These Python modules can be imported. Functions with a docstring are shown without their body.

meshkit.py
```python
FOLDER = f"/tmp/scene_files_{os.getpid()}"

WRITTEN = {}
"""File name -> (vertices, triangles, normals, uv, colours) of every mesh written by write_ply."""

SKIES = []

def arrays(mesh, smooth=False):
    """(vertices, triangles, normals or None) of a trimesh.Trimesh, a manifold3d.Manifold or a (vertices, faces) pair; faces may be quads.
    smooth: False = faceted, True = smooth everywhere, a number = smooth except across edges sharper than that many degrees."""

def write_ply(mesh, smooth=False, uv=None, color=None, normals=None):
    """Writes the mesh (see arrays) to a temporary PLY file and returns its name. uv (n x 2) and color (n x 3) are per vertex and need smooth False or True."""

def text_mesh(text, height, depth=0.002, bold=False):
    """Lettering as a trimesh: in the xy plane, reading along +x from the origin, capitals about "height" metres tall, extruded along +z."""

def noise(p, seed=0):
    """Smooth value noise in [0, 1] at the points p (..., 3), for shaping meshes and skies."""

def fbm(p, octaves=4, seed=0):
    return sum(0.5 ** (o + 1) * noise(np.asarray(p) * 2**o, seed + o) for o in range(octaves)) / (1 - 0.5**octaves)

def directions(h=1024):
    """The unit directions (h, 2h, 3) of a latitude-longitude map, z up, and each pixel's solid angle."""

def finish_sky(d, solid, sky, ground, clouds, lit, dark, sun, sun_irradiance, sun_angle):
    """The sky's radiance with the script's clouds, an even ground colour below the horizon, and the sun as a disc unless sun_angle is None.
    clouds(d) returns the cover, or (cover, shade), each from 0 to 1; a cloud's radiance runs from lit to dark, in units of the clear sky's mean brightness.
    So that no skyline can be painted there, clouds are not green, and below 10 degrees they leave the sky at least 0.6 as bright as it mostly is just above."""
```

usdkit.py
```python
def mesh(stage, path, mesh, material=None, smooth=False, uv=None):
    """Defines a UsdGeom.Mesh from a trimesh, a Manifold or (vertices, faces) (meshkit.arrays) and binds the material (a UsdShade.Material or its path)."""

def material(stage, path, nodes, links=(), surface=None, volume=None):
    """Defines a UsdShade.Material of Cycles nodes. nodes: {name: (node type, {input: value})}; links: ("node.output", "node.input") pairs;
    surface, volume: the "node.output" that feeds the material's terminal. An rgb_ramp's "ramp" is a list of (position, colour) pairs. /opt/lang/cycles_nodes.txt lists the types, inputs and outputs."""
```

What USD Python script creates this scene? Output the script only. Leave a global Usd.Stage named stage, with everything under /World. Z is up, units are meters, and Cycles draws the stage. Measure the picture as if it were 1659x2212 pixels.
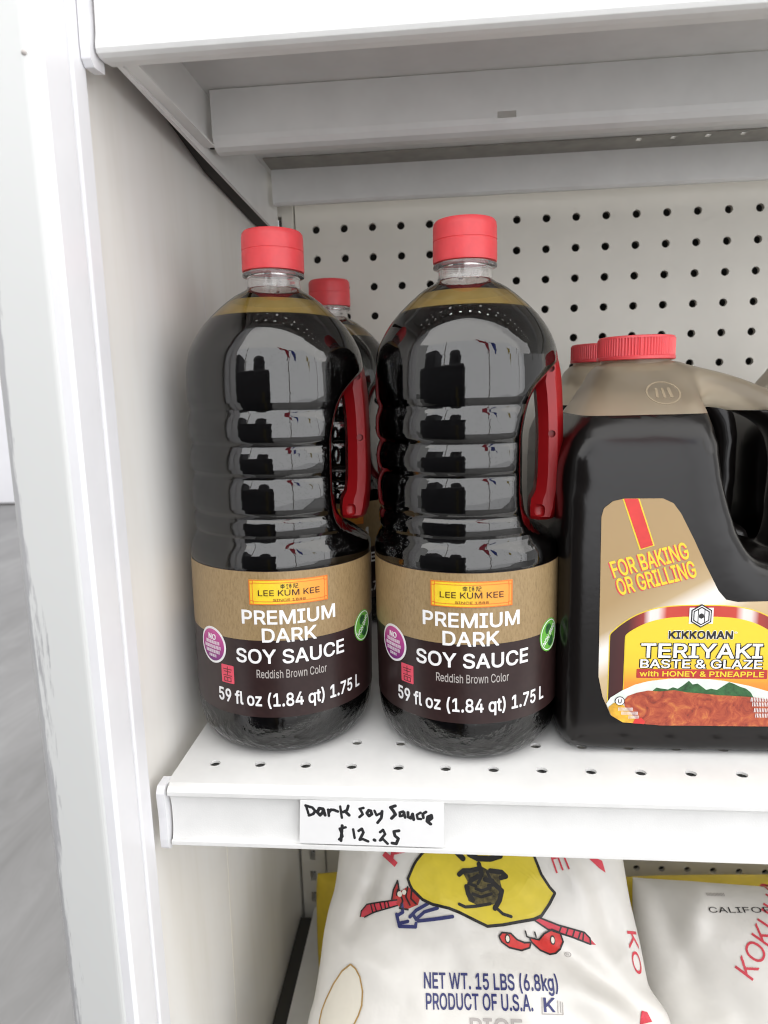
import math, random
import numpy as np, trimesh, usdkit, meshkit
import manifold3d as m3
from pxr import Usd, UsdGeom, UsdLux, UsdShade, Gf, Sdf
from shapely.geometry import Polygon, LineString, Point, box as sbox, MultiPolygon
from shapely import affinity
from scipy.interpolate import PchipInterpolator

random.seed(5); rng = np.random.default_rng(5)
stage = Usd.Stage.CreateInMemory()
UsdGeom.SetStageUpAxis(stage, UsdGeom.Tokens.z); UsdGeom.SetStageMetersPerUnit(stage, 1.0)
UsdGeom.Xform.Define(stage, '/World'); UsdGeom.Scope.Define(stage, '/World/Looks')

# ------------------------------------------------------------------ camera
# world: x along the shelf (0 = its left end), y into the shelf (0 = its front edge), z up (0 = the middle shelf's top)
R_ = np.array([0.9961, 0.0835, -0.0280]); U_ = np.array([0.0123, 0.1830, 0.9830]); F_ = np.array([-0.0872, 0.9796, -0.1813])
CAM = np.array([0.1455, -0.3045, 0.2004])
cam = UsdGeom.Camera.Define(stage, '/World/camera')
m = np.eye(4); m[0, :3], m[1, :3], m[2, :3], m[3, :3] = R_, U_, -F_, CAM
q, _ = np.linalg.qr(m[:3, :3].T); q = q * np.sign(np.diag(q.T @ m[:3, :3].T)); m[:3, :3] = q.T
cam.AddTransformOp().Set(Gf.Matrix4d(m.tolist()))
cam.CreateHorizontalApertureAttr(24.0); cam.CreateVerticalApertureAttr(32.0)
cam.CreateFocalLengthAttr(24.0 * 1420 / 1659); cam.CreateClippingRangeAttr(Gf.Vec2f(0.01, 100))
cam.CreateFStopAttr(9.0); cam.CreateFocusDistanceAttr(0.375)
cam.CreateExposureAttr(0.06)

# ------------------------------------------------------------------ light: a bright shop front and ceiling lamps behind the camera, plus added fill
def rect_light(name, pos, target, w, h, intensity, color):
    l = UsdLux.RectLight.Define(stage, '/World/' + name)
    l.CreateWidthAttr(w); l.CreateHeightAttr(h); l.CreateIntensityAttr(intensity); l.CreateColorAttr(Gf.Vec3f(*color))
    p, t = np.array(pos, float), np.array(target, float)
    z = p - t; z /= np.linalg.norm(z); x = np.cross([0, 0, 1.0], z)
    x = np.array([1.0, 0, 0]) if np.linalg.norm(x) < 1e-6 else x / np.linalg.norm(x); y = np.cross(z, x)
    M = np.eye(4); M[0, :3], M[1, :3], M[2, :3], M[3, :3] = x, y, z, p
    l.AddTransformOp().Set(Gf.Matrix4d(M.tolist()))
    return l
WIN, CEIL = 1.75, 2.0
rect_light('shop_window_light', (2.25, -2.0, .76), (2.25, 0, .76), 9.5, 2.58, WIN, (0.95, 0.96, 1.0))
rect_light('ceiling_light', (2.25, -.8, 2.05), (2.25, -.8, 0), 9.5, 2.4, CEIL, (1.0, 0.985, 0.97))
rect_light('ceiling_tube', (.25, -.06, 2.02), (.25, -.06, 0), 1.6, .10, 14.0, (1.0, 0.99, 0.98))
rect_light('far_fill_light', (-2.2, 1.6, 2.3), (-2.2, 1.6, 0), 2.6, 3.0, 2.5, (1.0, 0.99, 0.98))  # added fill that brightens the floor and wall at far left
dome = UsdLux.DomeLight.Define(stage, '/World/ambient_fill'); dome.CreateIntensityAttr(0.32)  # uniform ambient fill from all round, raised to lift the shadows

# ------------------------------------------------------------------ materials
LK = '/World/Looks/'
def mat(name, nodes, links=(), surface='p.BSDF'): return usdkit.material(stage, LK + name, nodes, links, surface=surface)
def plain(name, col, rough=.5, noise=0.0, scale=60, bump=0.0, bscale=900, **kw):
    n = {'p': ('principled_bsdf', dict(base_color=col, roughness=rough, **kw))}; l = []
    if noise or bump: n['tc'] = ('texture_coordinate', {})
    if noise:
        n['n'] = ('noise_texture', dict(scale=scale, detail=5, roughness=.6)); l.append(('tc.object', 'n.vector'))
        lo = tuple(c * (1 - noise) for c in col); hi = tuple(min(1, c * (1 + noise)) for c in col)
        n['r'] = ('rgb_ramp', {'ramp': [(.3, lo), (.7, hi)]}); l += [('n.fac', 'r.fac'), ('r.color', 'p.base_color')]
    if bump:
        n['nb'] = ('noise_texture', dict(scale=bscale, detail=3)); n['b'] = ('bump', dict(strength=bump, distance=.0006))
        l += [('tc.object', 'nb.vector'), ('nb.fac', 'b.height'), ('b.normal', 'p.normal')]
    return mat(name, n, l)
M = {}
M['white_paint'] = plain('white_paint', (.735, .735, .72), .38, noise=.045, scale=34, bump=.12, bscale=1500)
M['peg_paint'] = plain('peg_paint', (.70, .675, .61), .5, noise=.03, scale=18, bump=.10, bscale=1300)
M['trim_paint'] = plain('trim_paint', (.74, .74, .76), .3, noise=.03, scale=30, bump=.06, bscale=1200)
M['dark_cavity'] = plain('dark_cavity', (.05, .047, .042), .8)
M['shade_grey'] = plain('shade_grey', (.33, .32, .29), .8, noise=.15, scale=60)  # grey that puts the shade under the upper deck into colour
M['cap_red'] = plain('cap_red', (.74, .06, .07), .40, noise=.06, scale=120, bump=.1, bscale=700, subsurface_weight=.25, subsurface_scale=.004)
M['handle_red'] = plain('handle_red', (.34, .007, .010), .36, noise=.08, scale=60, bump=.15, bscale=500)
M['paper'] = plain('paper', (.78, .78, .775), .5, noise=.02, scale=60)
M['marker_ink'] = plain('marker_ink', (.012, .012, .014), .5)
M['print_white'] = plain('print_white', (.80, .80, .80), .4)
M['print_grey'] = plain('print_grey', (.42, .39, .37), .5)
M['print_black'] = plain('print_black', (.012, .011, .011), .45)
M['print_red'] = plain('print_red', (.60, .035, .03), .45, noise=.08, scale=200)
M['print_crimson'] = plain('print_crimson', (.62, .05, .075), .5, noise=.12, scale=160)
M['print_maroon'] = plain('print_maroon', (.045, .008, .008), .4)
M['print_yellow'] = plain('print_yellow', (.72, .56, .03), .45, noise=.06, scale=200)
M['print_pink'] = plain('print_pink', (.70, .075, .12), .45, noise=.1, scale=300)
M['print_green'] = plain('print_green', (.14, .42, .06), .45)
M['print_dark_green'] = plain('print_dark_green', (.025, .10, .03), .5, noise=.5, scale=400)
M['print_navy'] = plain('print_navy', (.03, .035, .14), .5, noise=.2, scale=300)
M['print_dark_red'] = plain('print_dark_red', (.42, .03, .025), .5, noise=.2, scale=300)
M['print_rust'] = plain('print_rust', (.30, .10, .012), .45)
M['print_orange'] = plain('print_orange', (.68, .17, .02), .45)
M['print_ochre'] = plain('print_ochre', (.40, .25, .08), .5, noise=.2, scale=250)
M['print_olive'] = plain('print_olive', (.085, .068, .02), .5, noise=.9, scale=330)
M['bag_yellow'] = plain('bag_yellow', (.68, .50, .03), .45, noise=.12, scale=40, bump=.2, bscale=60)
M['emblem_yellow'] = plain('emblem_yellow', (.70, .56, .04), .42, noise=.07, scale=60)
M['bag_cream'] = plain('bag_cream', (.71, .69, .645), .36, noise=.05, scale=30, bump=.45, bscale=95)
M['grain_cream'] = plain('grain_cream', (.72, .68, .58), .45, noise=.04, scale=50)
M['wall_white'] = plain('wall_white', (.82, .82, .86), .6, noise=.03, scale=3)
M['cloth_red'] = plain('cloth_red', (.5, .02, .05), .7); M['cloth_blue'] = plain('cloth_blue', (.03, .06, .4), .7)
M['standin_black'] = plain('standin_black', (.022, .024, .03), .5)  # for the added stand-in shapes behind the camera

M['panel_paint'] = mat('panel_paint', {
    'tc': ('texture_coordinate', {}), 'mp': ('mapping', dict(scale=(1, 9, 1.2))), 'n': ('noise_texture', dict(scale=3.0, detail=6, roughness=.65)),
    'r': ('rgb_ramp', {'ramp': [(.3, (.79, .765, .71)), (.5, (.84, .82, .78)), (.72, (.86, .85, .82))]}),
    'nb': ('noise_texture', dict(scale=420, detail=3)), 'b': ('bump', dict(strength=.08, distance=.0006)),
    'p': ('principled_bsdf', dict(roughness=.33))},
    [('tc.object', 'mp.vector'), ('mp.vector', 'n.vector'), ('n.fac', 'r.fac'), ('r.color', 'p.base_color'), ('tc.object', 'nb.vector'), ('nb.fac', 'b.height'), ('b.normal', 'p.normal')])
# corner post: paint rubbed grey along its outer edge
M['post_paint'] = mat('post_paint', {
    'tc': ('texture_coordinate', {}), 's': ('separate_xyz', {}), 'mp': ('mapping', dict(scale=(60, 1, 5))), 'n': ('noise_texture', dict(scale=1.6, detail=8, roughness=.7)),
    'e': ('map_range', dict(from_min=-.0385, from_max=-.025, to_min=.29, to_max=-.22, clamp=True)), 'a': ('math', dict(math_type='add')),
    'r': ('rgb_ramp', {'ramp': [(.56, (.60, .61, .60)), (.62, (.36, .36, .37)), (.8, (.42, .42, .42))]}),
    'p': ('principled_bsdf', dict(roughness=.42))},
    [('tc.object', 's.vector'), ('tc.object', 'mp.vector'), ('mp.vector', 'n.vector'), ('s.x', 'e.value'), ('n.fac', 'a.value1'), ('e.result', 'a.value2'), ('a.value', 'r.fac'), ('r.color', 'p.base_color')])
# vinyl floor with long grey grain
M['floor_vinyl'] = mat('floor_vinyl', {
    'tc': ('texture_coordinate', {}), 'mp': ('mapping', dict(rotation=(0, 0, .12), scale=(7, 1.7, 1))), 'n': ('noise_texture', dict(scale=1.7, detail=12, roughness=.68, distortion=.9)),
    'mq': ('mapping', dict(rotation=(0, 0, .12), scale=(3, .5, 1))), 'n2': ('noise_texture', dict(scale=1.1, detail=4)), 'mx': ('mix', dict(fac=.45)),
    'r': ('rgb_ramp', {'ramp': [(.28, (.07, .068, .066)), (.42, (.14, .138, .135)), (.52, (.18, .178, .176)), (.62, (.23, .229, .226)), (.76, (.34, .34, .335))]}),
    'p': ('principled_bsdf', dict(roughness=.38))},
    [('tc.object', 'mp.vector'), ('mp.vector', 'n.vector'), ('tc.object', 'mq.vector'), ('mq.vector', 'n2.vector'), ('n.color', 'mx.color1'), ('n2.color', 'mx.color2'), ('mx.color', 'r.fac'), ('r.color', 'p.base_color')])
# clear bottle plastic
M['clear_plastic'] = mat('clear_plastic', {
    'tc': ('texture_coordinate', {}), 's': ('separate_xyz', {}), 'k': ('map_range', dict(from_min=.027, from_max=.016, to_min=0, to_max=1, clamp=True)),
    'n': ('voronoi_texture' if False else 'noise_texture', dict(scale=210, detail=4)), 'h': ('math', dict(math_type='multiply')), 'b': ('bump', dict(strength=.7, distance=.0018)),
    't': ('transparent_bsdf', dict(color=(.95, .95, .93))), 'g': ('glossy_bsdf', dict(color=(1, 1, 1), roughness=.03)), 'f': ('fresnel', dict(IOR=1.58)), 'm': ('mix_closure', {})},
    [('tc.object', 's.vector'), ('s.z', 'k.value'), ('tc.object', 'n.vector'), ('n.fac', 'h.value1'), ('k.result', 'h.value2'), ('h.value', 'b.height'), ('b.normal', 'g.normal'),
     ('b.normal', 'f.normal'), ('f.fac', 'm.fac'), ('t.BSDF', 'm.closure1'), ('g.BSDF', 'm.closure2')], surface='m.closure')
M['neck_plastic'] = plain('neck_plastic', (.97, .96, .95), .06, transmission_weight=.93, ior=1.5)
M['soy_sauce'] = plain('soy_sauce', (.003, .0025, .0025), .06, specular_ior_level=.42)
M['sauce_film'] = mat('sauce_film', {
    'tc': ('texture_coordinate', {}), 'n': ('noise_texture', dict(scale=90, detail=4)), 'r': ('rgb_ramp', {'ramp': [(.3, (.74, .50, .12)), (.7, (.90, .68, .26))]}),
    't': ('transparent_bsdf', dict(color=(.97, .84, .46))), 'd': ('principled_bsdf', dict(roughness=.3)), 'tl': ('translucent_bsdf', dict(color=(.9, .66, .24))),
    'm1': ('mix_closure', dict(fac=.4)), 'm': ('mix_closure', dict(fac=.62))},
    [('tc.object', 'n.vector'), ('n.fac', 'r.fac'), ('r.color', 'd.base_color'), ('d.BSDF', 'm1.closure1'), ('tl.BSDF', 'm1.closure2'), ('t.BSDF', 'm.closure1'), ('m1.closure', 'm.closure2')], surface='m.closure')
M['gold_print'] = mat('gold_print', {
    'tc': ('texture_coordinate', {}), 'mp': ('mapping', dict(scale=(1, 1, .35))), 'n': ('noise_texture', dict(scale=900, detail=4, roughness=.7)),
    'r': ('rgb_ramp', {'ramp': [(.3, (.25, .17, .08)), (.5, (.315, .22, .108)), (.7, (.36, .255, .13))]}), 'b': ('bump', dict(strength=.25, distance=.0004)),
    'p': ('principled_bsdf', dict(roughness=.36, metallic=.12))},
    [('tc.object', 'mp.vector'), ('mp.vector', 'n.vector'), ('n.fac', 'r.fac'), ('r.color', 'p.base_color'), ('n.fac', 'b.height'), ('b.normal', 'p.normal')])
M['brown_print'] = plain('brown_print', (.026, .0125, .012), .32, noise=.15, scale=300)
def grad(name, axis, a, b, stops, rough=.4, noise=0.0, nscale=200):
    n = {'tc': ('texture_coordinate', {}), 's': ('separate_xyz', {}), 'k': ('map_range', dict(from_min=a, from_max=b, to_min=0, to_max=1, clamp=True)),
         'r': ('rgb_ramp', {'ramp': stops}), 'p': ('principled_bsdf', dict(roughness=rough))}
    l = [('tc.object', 's.vector'), (f's.{axis}', 'k.value'), ('r.color', 'p.base_color')]
    if noise:
        n['n'] = ('noise_texture', dict(scale=nscale, detail=4)); n['j'] = ('math', dict(math_type='multiply_add', value2=noise, value3=-noise / 2)); n['a'] = ('math', dict(math_type='add'))
        l += [('tc.object', 'n.vector'), ('n.fac', 'j.value1'), ('j.value', 'a.value1'), ('k.result', 'a.value2'), ('a.value', 'r.fac')]
    else: l.append(('k.result', 'r.fac'))
    return mat(name, n, l)
M['plaque_print'] = grad('plaque_print', 'x', -.021, .021, [(0, (.74, .46, .03)), (.15, (.78, .60, .03)), (.45, (.78, .54, .03)), (.62, (.80, .38, .04)), (1, (.82, .30, .05))], noise=.12)
M['purple_print'] = grad('purple_print', 'z', .054, .074, [(0, (.16, .02, .18)), (.5, (.42, .05, .25)), (1, (.56, .10, .30))])
# big jug
M['jug_dark'] = plain('jug_dark', (.006, .005, .0048), .21, bump=.10, bscale=260, specular_ior_level=.36)
M['jug_amber'] = mat('jug_amber', {
    'tc': ('texture_coordinate', {}), 'n': ('noise_texture', dict(scale=38, detail=5, distortion=.6)), 'r': ('rgb_ramp', {'ramp': [(.3, (.40, .325, .225)), (.7, (.55, .465, .345))]}),
    'd': ('principled_bsdf', dict(roughness=.26)), 'g': ('principled_bsdf', dict(base_color=(.93, .86, .74), roughness=.30, transmission_weight=1.0, ior=1.25)), 'm': ('mix_closure', dict(fac=.72))},
    [('tc.object', 'n.vector'), ('n.fac', 'r.fac'), ('r.color', 'd.base_color'), ('d.BSDF', 'm.closure1'), ('g.BSDF', 'm.closure2')], surface='m.closure')
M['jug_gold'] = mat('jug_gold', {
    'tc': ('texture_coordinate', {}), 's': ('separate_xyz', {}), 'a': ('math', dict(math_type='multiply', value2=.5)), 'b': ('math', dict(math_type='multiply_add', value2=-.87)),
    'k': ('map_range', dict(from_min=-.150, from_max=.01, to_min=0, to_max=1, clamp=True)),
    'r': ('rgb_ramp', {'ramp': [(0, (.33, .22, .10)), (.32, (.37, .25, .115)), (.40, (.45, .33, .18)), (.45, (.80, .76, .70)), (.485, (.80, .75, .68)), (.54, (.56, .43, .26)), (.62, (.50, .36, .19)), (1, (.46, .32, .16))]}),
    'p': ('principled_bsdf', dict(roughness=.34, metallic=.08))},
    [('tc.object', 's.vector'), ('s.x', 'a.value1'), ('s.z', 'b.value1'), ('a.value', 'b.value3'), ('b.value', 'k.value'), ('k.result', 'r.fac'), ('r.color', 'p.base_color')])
M['arch_print'] = grad('arch_print', 'x', -.048, .048, [(0, (.030, .006, .006)), (.12, (.06, .008, .008)), (.2, (.30, .03, .025)), (.235, (.78, .68, .64)), (.275, (.78, .66, .62)), (.32, (.50, .05, .03)), (.5, (.48, .035, .025)), (.68, (.50, .05, .03)), (.72, (.78, .66, .62)), (.76, (.75, .64, .6)), (.8, (.35, .04, .03)), (1, (.05, .01, .01))])
M['sunset_print'] = grad('sunset_print', 'z', .034, .064, [(0, (.78, .17, .03)), (.3, (.78, .26, .03)), (.6, (.76, .50, .03)), (1, (.74, .56, .03))])
M['plate_print'] = plain('plate_print', (.66, .72, .66), .4, noise=.08, scale=120)
M['meat_print'] = mat('meat_print', {
    'tc': ('texture_coordinate', {}), 'n': ('noise_texture', dict(scale=150, detail=7, roughness=.65, distortion=1.2)),
    'r': ('rgb_ramp', {'ramp': [(.28, (.10, .018, .012)), (.42, (.30, .045, .022)), (.55, (.42, .085, .035)), (.68, (.55, .19, .05)), (.8, (.62, .33, .14))]}), 'p': ('principled_bsdf', dict(roughness=.4))},
    [('tc.object', 'n.vector'), ('n.fac', 'r.fac'), ('r.color', 'p.base_color')])
M['pineapple_print'] = plain('pineapple_print', (.66, .36, .03), .4, noise=.35, scale=200)

# ------------------------------------------------------------------ helpers
USED = {}
def path_for(parent, name):
    key = (parent, name); k = USED.get(key, 0); USED[key] = k + 1
    return f'{parent}/{name}' + (f'_{k:03d}' if k else '')
def tag(p, label=None, cat=None, group=None, kind=None):
    for k, v in (('label', label), ('category', cat), ('group', group), ('kind', kind)):
        if v: p.SetCustomDataByKey(k, v)
def thing(name, label, cat, loc=(0, 0, 0), rotz=0, group=None, rx=0, ry=0):
    x = UsdGeom.Xform.Define(stage, path_for('/World', name)); x.AddTranslateOp().Set(Gf.Vec3d(*loc))
    if rotz: x.AddRotateZOp().Set(float(rotz))
    if rx: x.AddRotateXOp().Set(float(rx))
    if ry: x.AddRotateYOp().Set(float(ry))
    tag(x.GetPrim(), label, cat, group); return x.GetPrim()
def obj(name, mesh, m, parent=None, smooth=False, label=None):
    pp = str(parent.GetPath()) if parent is not None else '/World'
    p = usdkit.mesh(stage, path_for(pp, name), mesh, M[m] if isinstance(m, str) else m, smooth=smooth).GetPrim()
    if label: tag(p, label)
    return p
def copy(root, loc, rotz, label, ry=0, rx=0):
    r = thing(root.GetName().rstrip('0123456789').rstrip('_'), label, root.GetCustomDataByKey('category'), loc, rotz, root.GetCustomDataByKey('group'), ry=ry, rx=rx)
    r.GetReferences().AddInternalReference(root.GetPath()); r.SetInstanceable(True); return r
cat = trimesh.util.concatenate
def bx(x0, x1, y0, y1, z0, z1):
    b = trimesh.creation.box((x1 - x0, y1 - y0, z1 - z0)); b.apply_translation(((x0 + x1) / 2, (y0 + y1) / 2, (z0 + z1) / 2)); return b
def rbx(x0, x1, y0, y1, z0, z1, r=.002, n=10):
    s = m3.Manifold.sphere(r, n)
    return m3.Manifold.batch_hull([s.translate((x, y, z)) for x in (x0 + r, x1 - r) for y in (y0 + r, y1 - r) for z in (z0 + r, z1 - r)])
def polys(g): return [p for p in getattr(g, 'geoms', [g]) if isinstance(p, Polygon) and p.area > 1e-12]
def ext(g, d): return cat([trimesh.creation.extrude_polygon(p, d, engine='earcut') for p in polys(g)])
ROTX = np.array([[1, 0, 0, 0], [0, 0, -1, 0], [0, 1, 0, 0], [0, 0, 0, 1.0]])
def front(mesh, y):                                   # xy drawing -> stands in xz, facing -y, its back at y
    mm = mesh.copy(); mm.apply_transform(ROTX); mm.apply_translation((0, y, 0)); return mm
def sweep_x(pts, th, x0, x1, closed=False):           # a sheet-metal profile in (y, z), run along x
    g = Polygon(pts) if closed else LineString(pts).buffer(th / 2, cap_style='flat', join_style='round', quad_segs=4)
    e = ext(g, x1 - x0); v = e.vertices.copy(); e.vertices = np.c_[v[:, 2] + x0, v[:, 0], v[:, 1]]; return e
def tess(mesh, size):
    v, f = trimesh.remesh.subdivide_to_size(mesh.vertices, mesh.faces, size); return trimesh.Trimesh(v, f, process=True)
TX = {}
def text(s, width, height, bold=False, depth=.0003, shear=0.0):
    """Lettering width metres wide, capitals height tall, centred on x = 0, baseline y = 0."""
    k = (s, bold)
    if k not in TX:
        t = meshkit.text_mesh(s, 1.0, 1.0, bold); TX[k] = (t.vertices.copy(), t.faces.copy())
    v, f = TX[k]; v = v.copy(); x0, x1 = v[:, 0].min(), v[:, 0].max()
    v[:, 0] = ((v[:, 0] - x0) / (x1 - x0) - .5) * width; v[:, 1] *= height; v[:, 2] *= depth; v[:, 0] += shear * v[:, 1]
    return trimesh.Trimesh(v, f, process=False)
def stroke(pts, w): return LineString(pts).buffer(w / 2, quad_segs=4)

# ------------------------------------------------------------------ setting
FZ = -.55
obj('floor', bx(-6, 4, -3.2, 4.3, FZ - .05, FZ), 'floor_vinyl').SetCustomDataByKey('kind', 'structure')
w = obj('wall', bx(-6, 4, 4.25, 4.35, FZ, 2.6), 'wall_white'); w.SetCustomDataByKey('kind', 'structure')
ob = obj('skirting', bx(-6, 4, 4.235, 4.25, FZ, FZ + .012), 'dark_cavity'); ob.SetCustomDataByKey('kind', 'structure')

# behind the camera: pennants, and added dark shapes for the bottles to mirror
standin = thing('dark_standin', 'added dark shapes standing in for the person behind the camera, mirrored black in the bottles', 'stand_in', (0, 0, 0))
obj('standin_body', rbx(-.95, .12, -.95, -.62, FZ, .36, .02), 'standin_black', standin, smooth=40)
obj('standin_top', rbx(-.74, -.42, -.93, -.64, .30, .62, .01), 'standin_black', standin, smooth=40)
obj('rounded_top', rbx(-.16, .05, -.90, -.70, .25, .60, .09, 24), 'standin_black', standin, smooth=40)
obj('standin_brown_strip', bx(.0, .035, -.617, -.612, FZ, .20), 'print_olive', standin)  # brown strip added to the stand-in for its reflection
for pts, c, nm in (([(.42, 1.45), (.80, 1.25), (.84, .72)], 'cloth_red', 'red'), ([(.84, 1.22), (1.12, 1.02), (1.10, .66)], 'cloth_blue', 'blue'), ([(1.75, 1.1), (1.95, 1.05), (1.90, .55)], 'bag_yellow', 'yellow')):
    fl = obj('pennant', front(ext(Polygon(pts), .006), -1.2), c)
    tag(fl, f'{nm} hanging pennant across the aisle, mirrored in the bottle shoulders', 'pennant')
fr_ = thing('added_window_frame', 'added thin grey bars behind the camera, put there to draw lines in the bottle reflections', 'window frame')
for x in (-.9, 1.15, 4.4): obj('mullion', bx(x, x + .03, -1.97, -1.93, FZ, 2.04), 'print_grey', fr_)  # bars added only to vary the bottle reflections
# ------------------------------------------------------------------ shelving unit
PY = .3143
unit = thing('shelving_unit', 'white metal shelving unit with perforated back panel and end panel', 'shelving unit')
g = sbox(.018, -.345, 1.2, .75)
holes = []
for j in range(-4, 27):
    for i in range(-4, 30):
        holes.append(Point(.1126 + (i + 0) * .0254, .3440 - j * .0254).buffer(.0034, quad_segs=4))
from shapely import union_all
hs = [h for h in holes if h.bounds[0] > .0 and h.bounds[2] < .75]
g = g.difference(union_all(hs))
obj('pegboard', front(ext(g, .004), PY + .004), 'peg_paint', unit)
obj('rear_board', bx(-.01, 1.2, PY + .055, PY + .06, FZ, .75), 'dark_cavity', unit)
# slotted upright: two rails with dark slots
up = sbox(-.0085, FZ, .0165, .75)
up = up.difference(union_all([sbox(.0005, z, .0065, z + .012) for z in np.arange(-.52, .74, .0254)]))
obj('upright', front(ext(up, .012), PY + .008), 'peg_paint', unit)
obj('end_panel', cat([bx(-.0135, -.011, -.006, PY + .05, FZ, .75)]), 'panel_paint', unit)
# front post, leaning a hair: rounded square tube with a grooved inner lip
def lean(mesh):
    mm = mesh.copy(); mm.vertices[:, 1] += .024 * (mm.vertices[:, 2] - .13); return mm
post = sbox(-.0385, -.0415, -.0098, -.0068).buffer(-.0035).buffer(.0035, quad_segs=6)
pm = ext(post, 1.3); pm.apply_translation((0, 0, FZ)); pm = tess(pm, .25)
obj('corner_post', lean(pm), 'post_paint', unit, smooth=35)
tr = Polygon([(-.011, -.0405), (-.0068, -.0405), (-.0054, -.0388), (-.0052, -.0215), (-.0058, -.0203), (-.0074, -.0198), (-.0074, -.0190), (-.0058, -.0184), (-.0052, -.0172), (-.0052, -.0075), (-.0060, -.0064), (-.011, -.0064)])
tm = ext(tr, 1.3); tm.apply_translation((0, 0, FZ)); tm = tess(tm, .25)
obj('edge_trim', lean(tm), 'trim_paint', unit, smooth=30)
obj('screw', (lambda s: (s.apply_translation((-.0122, -.0362, .332)), s)[1])(trimesh.creation.icosphere(2, .0011)), 'print_grey', unit)
sc = ext(stroke([(.1376, .277), (.1558, .2018), (.1782, .1361), (.2131, .0694), (.2503, .004), (.287, -.0657)], .0005), .00012)
v = sc.vertices.copy(); sc.vertices = np.c_[-.011 + v[:, 2], v[:, 0], v[:, 1]]
obj('scratch', sc, 'print_white', unit)
sc = ext(union_all([stroke([(.10, -.05), (.105, -.11), (.10, -.19), (.094, -.30)], .0007), stroke([(.117, -.046), (.116, -.075), (.109, -.11)], .0006)]), .00012)
v = sc.vertices.copy(); sc.vertices = np.c_[-.011 + v[:, 2], v[:, 0], v[:, 1]]
obj('scratch', sc, 'grain_cream', unit)

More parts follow.
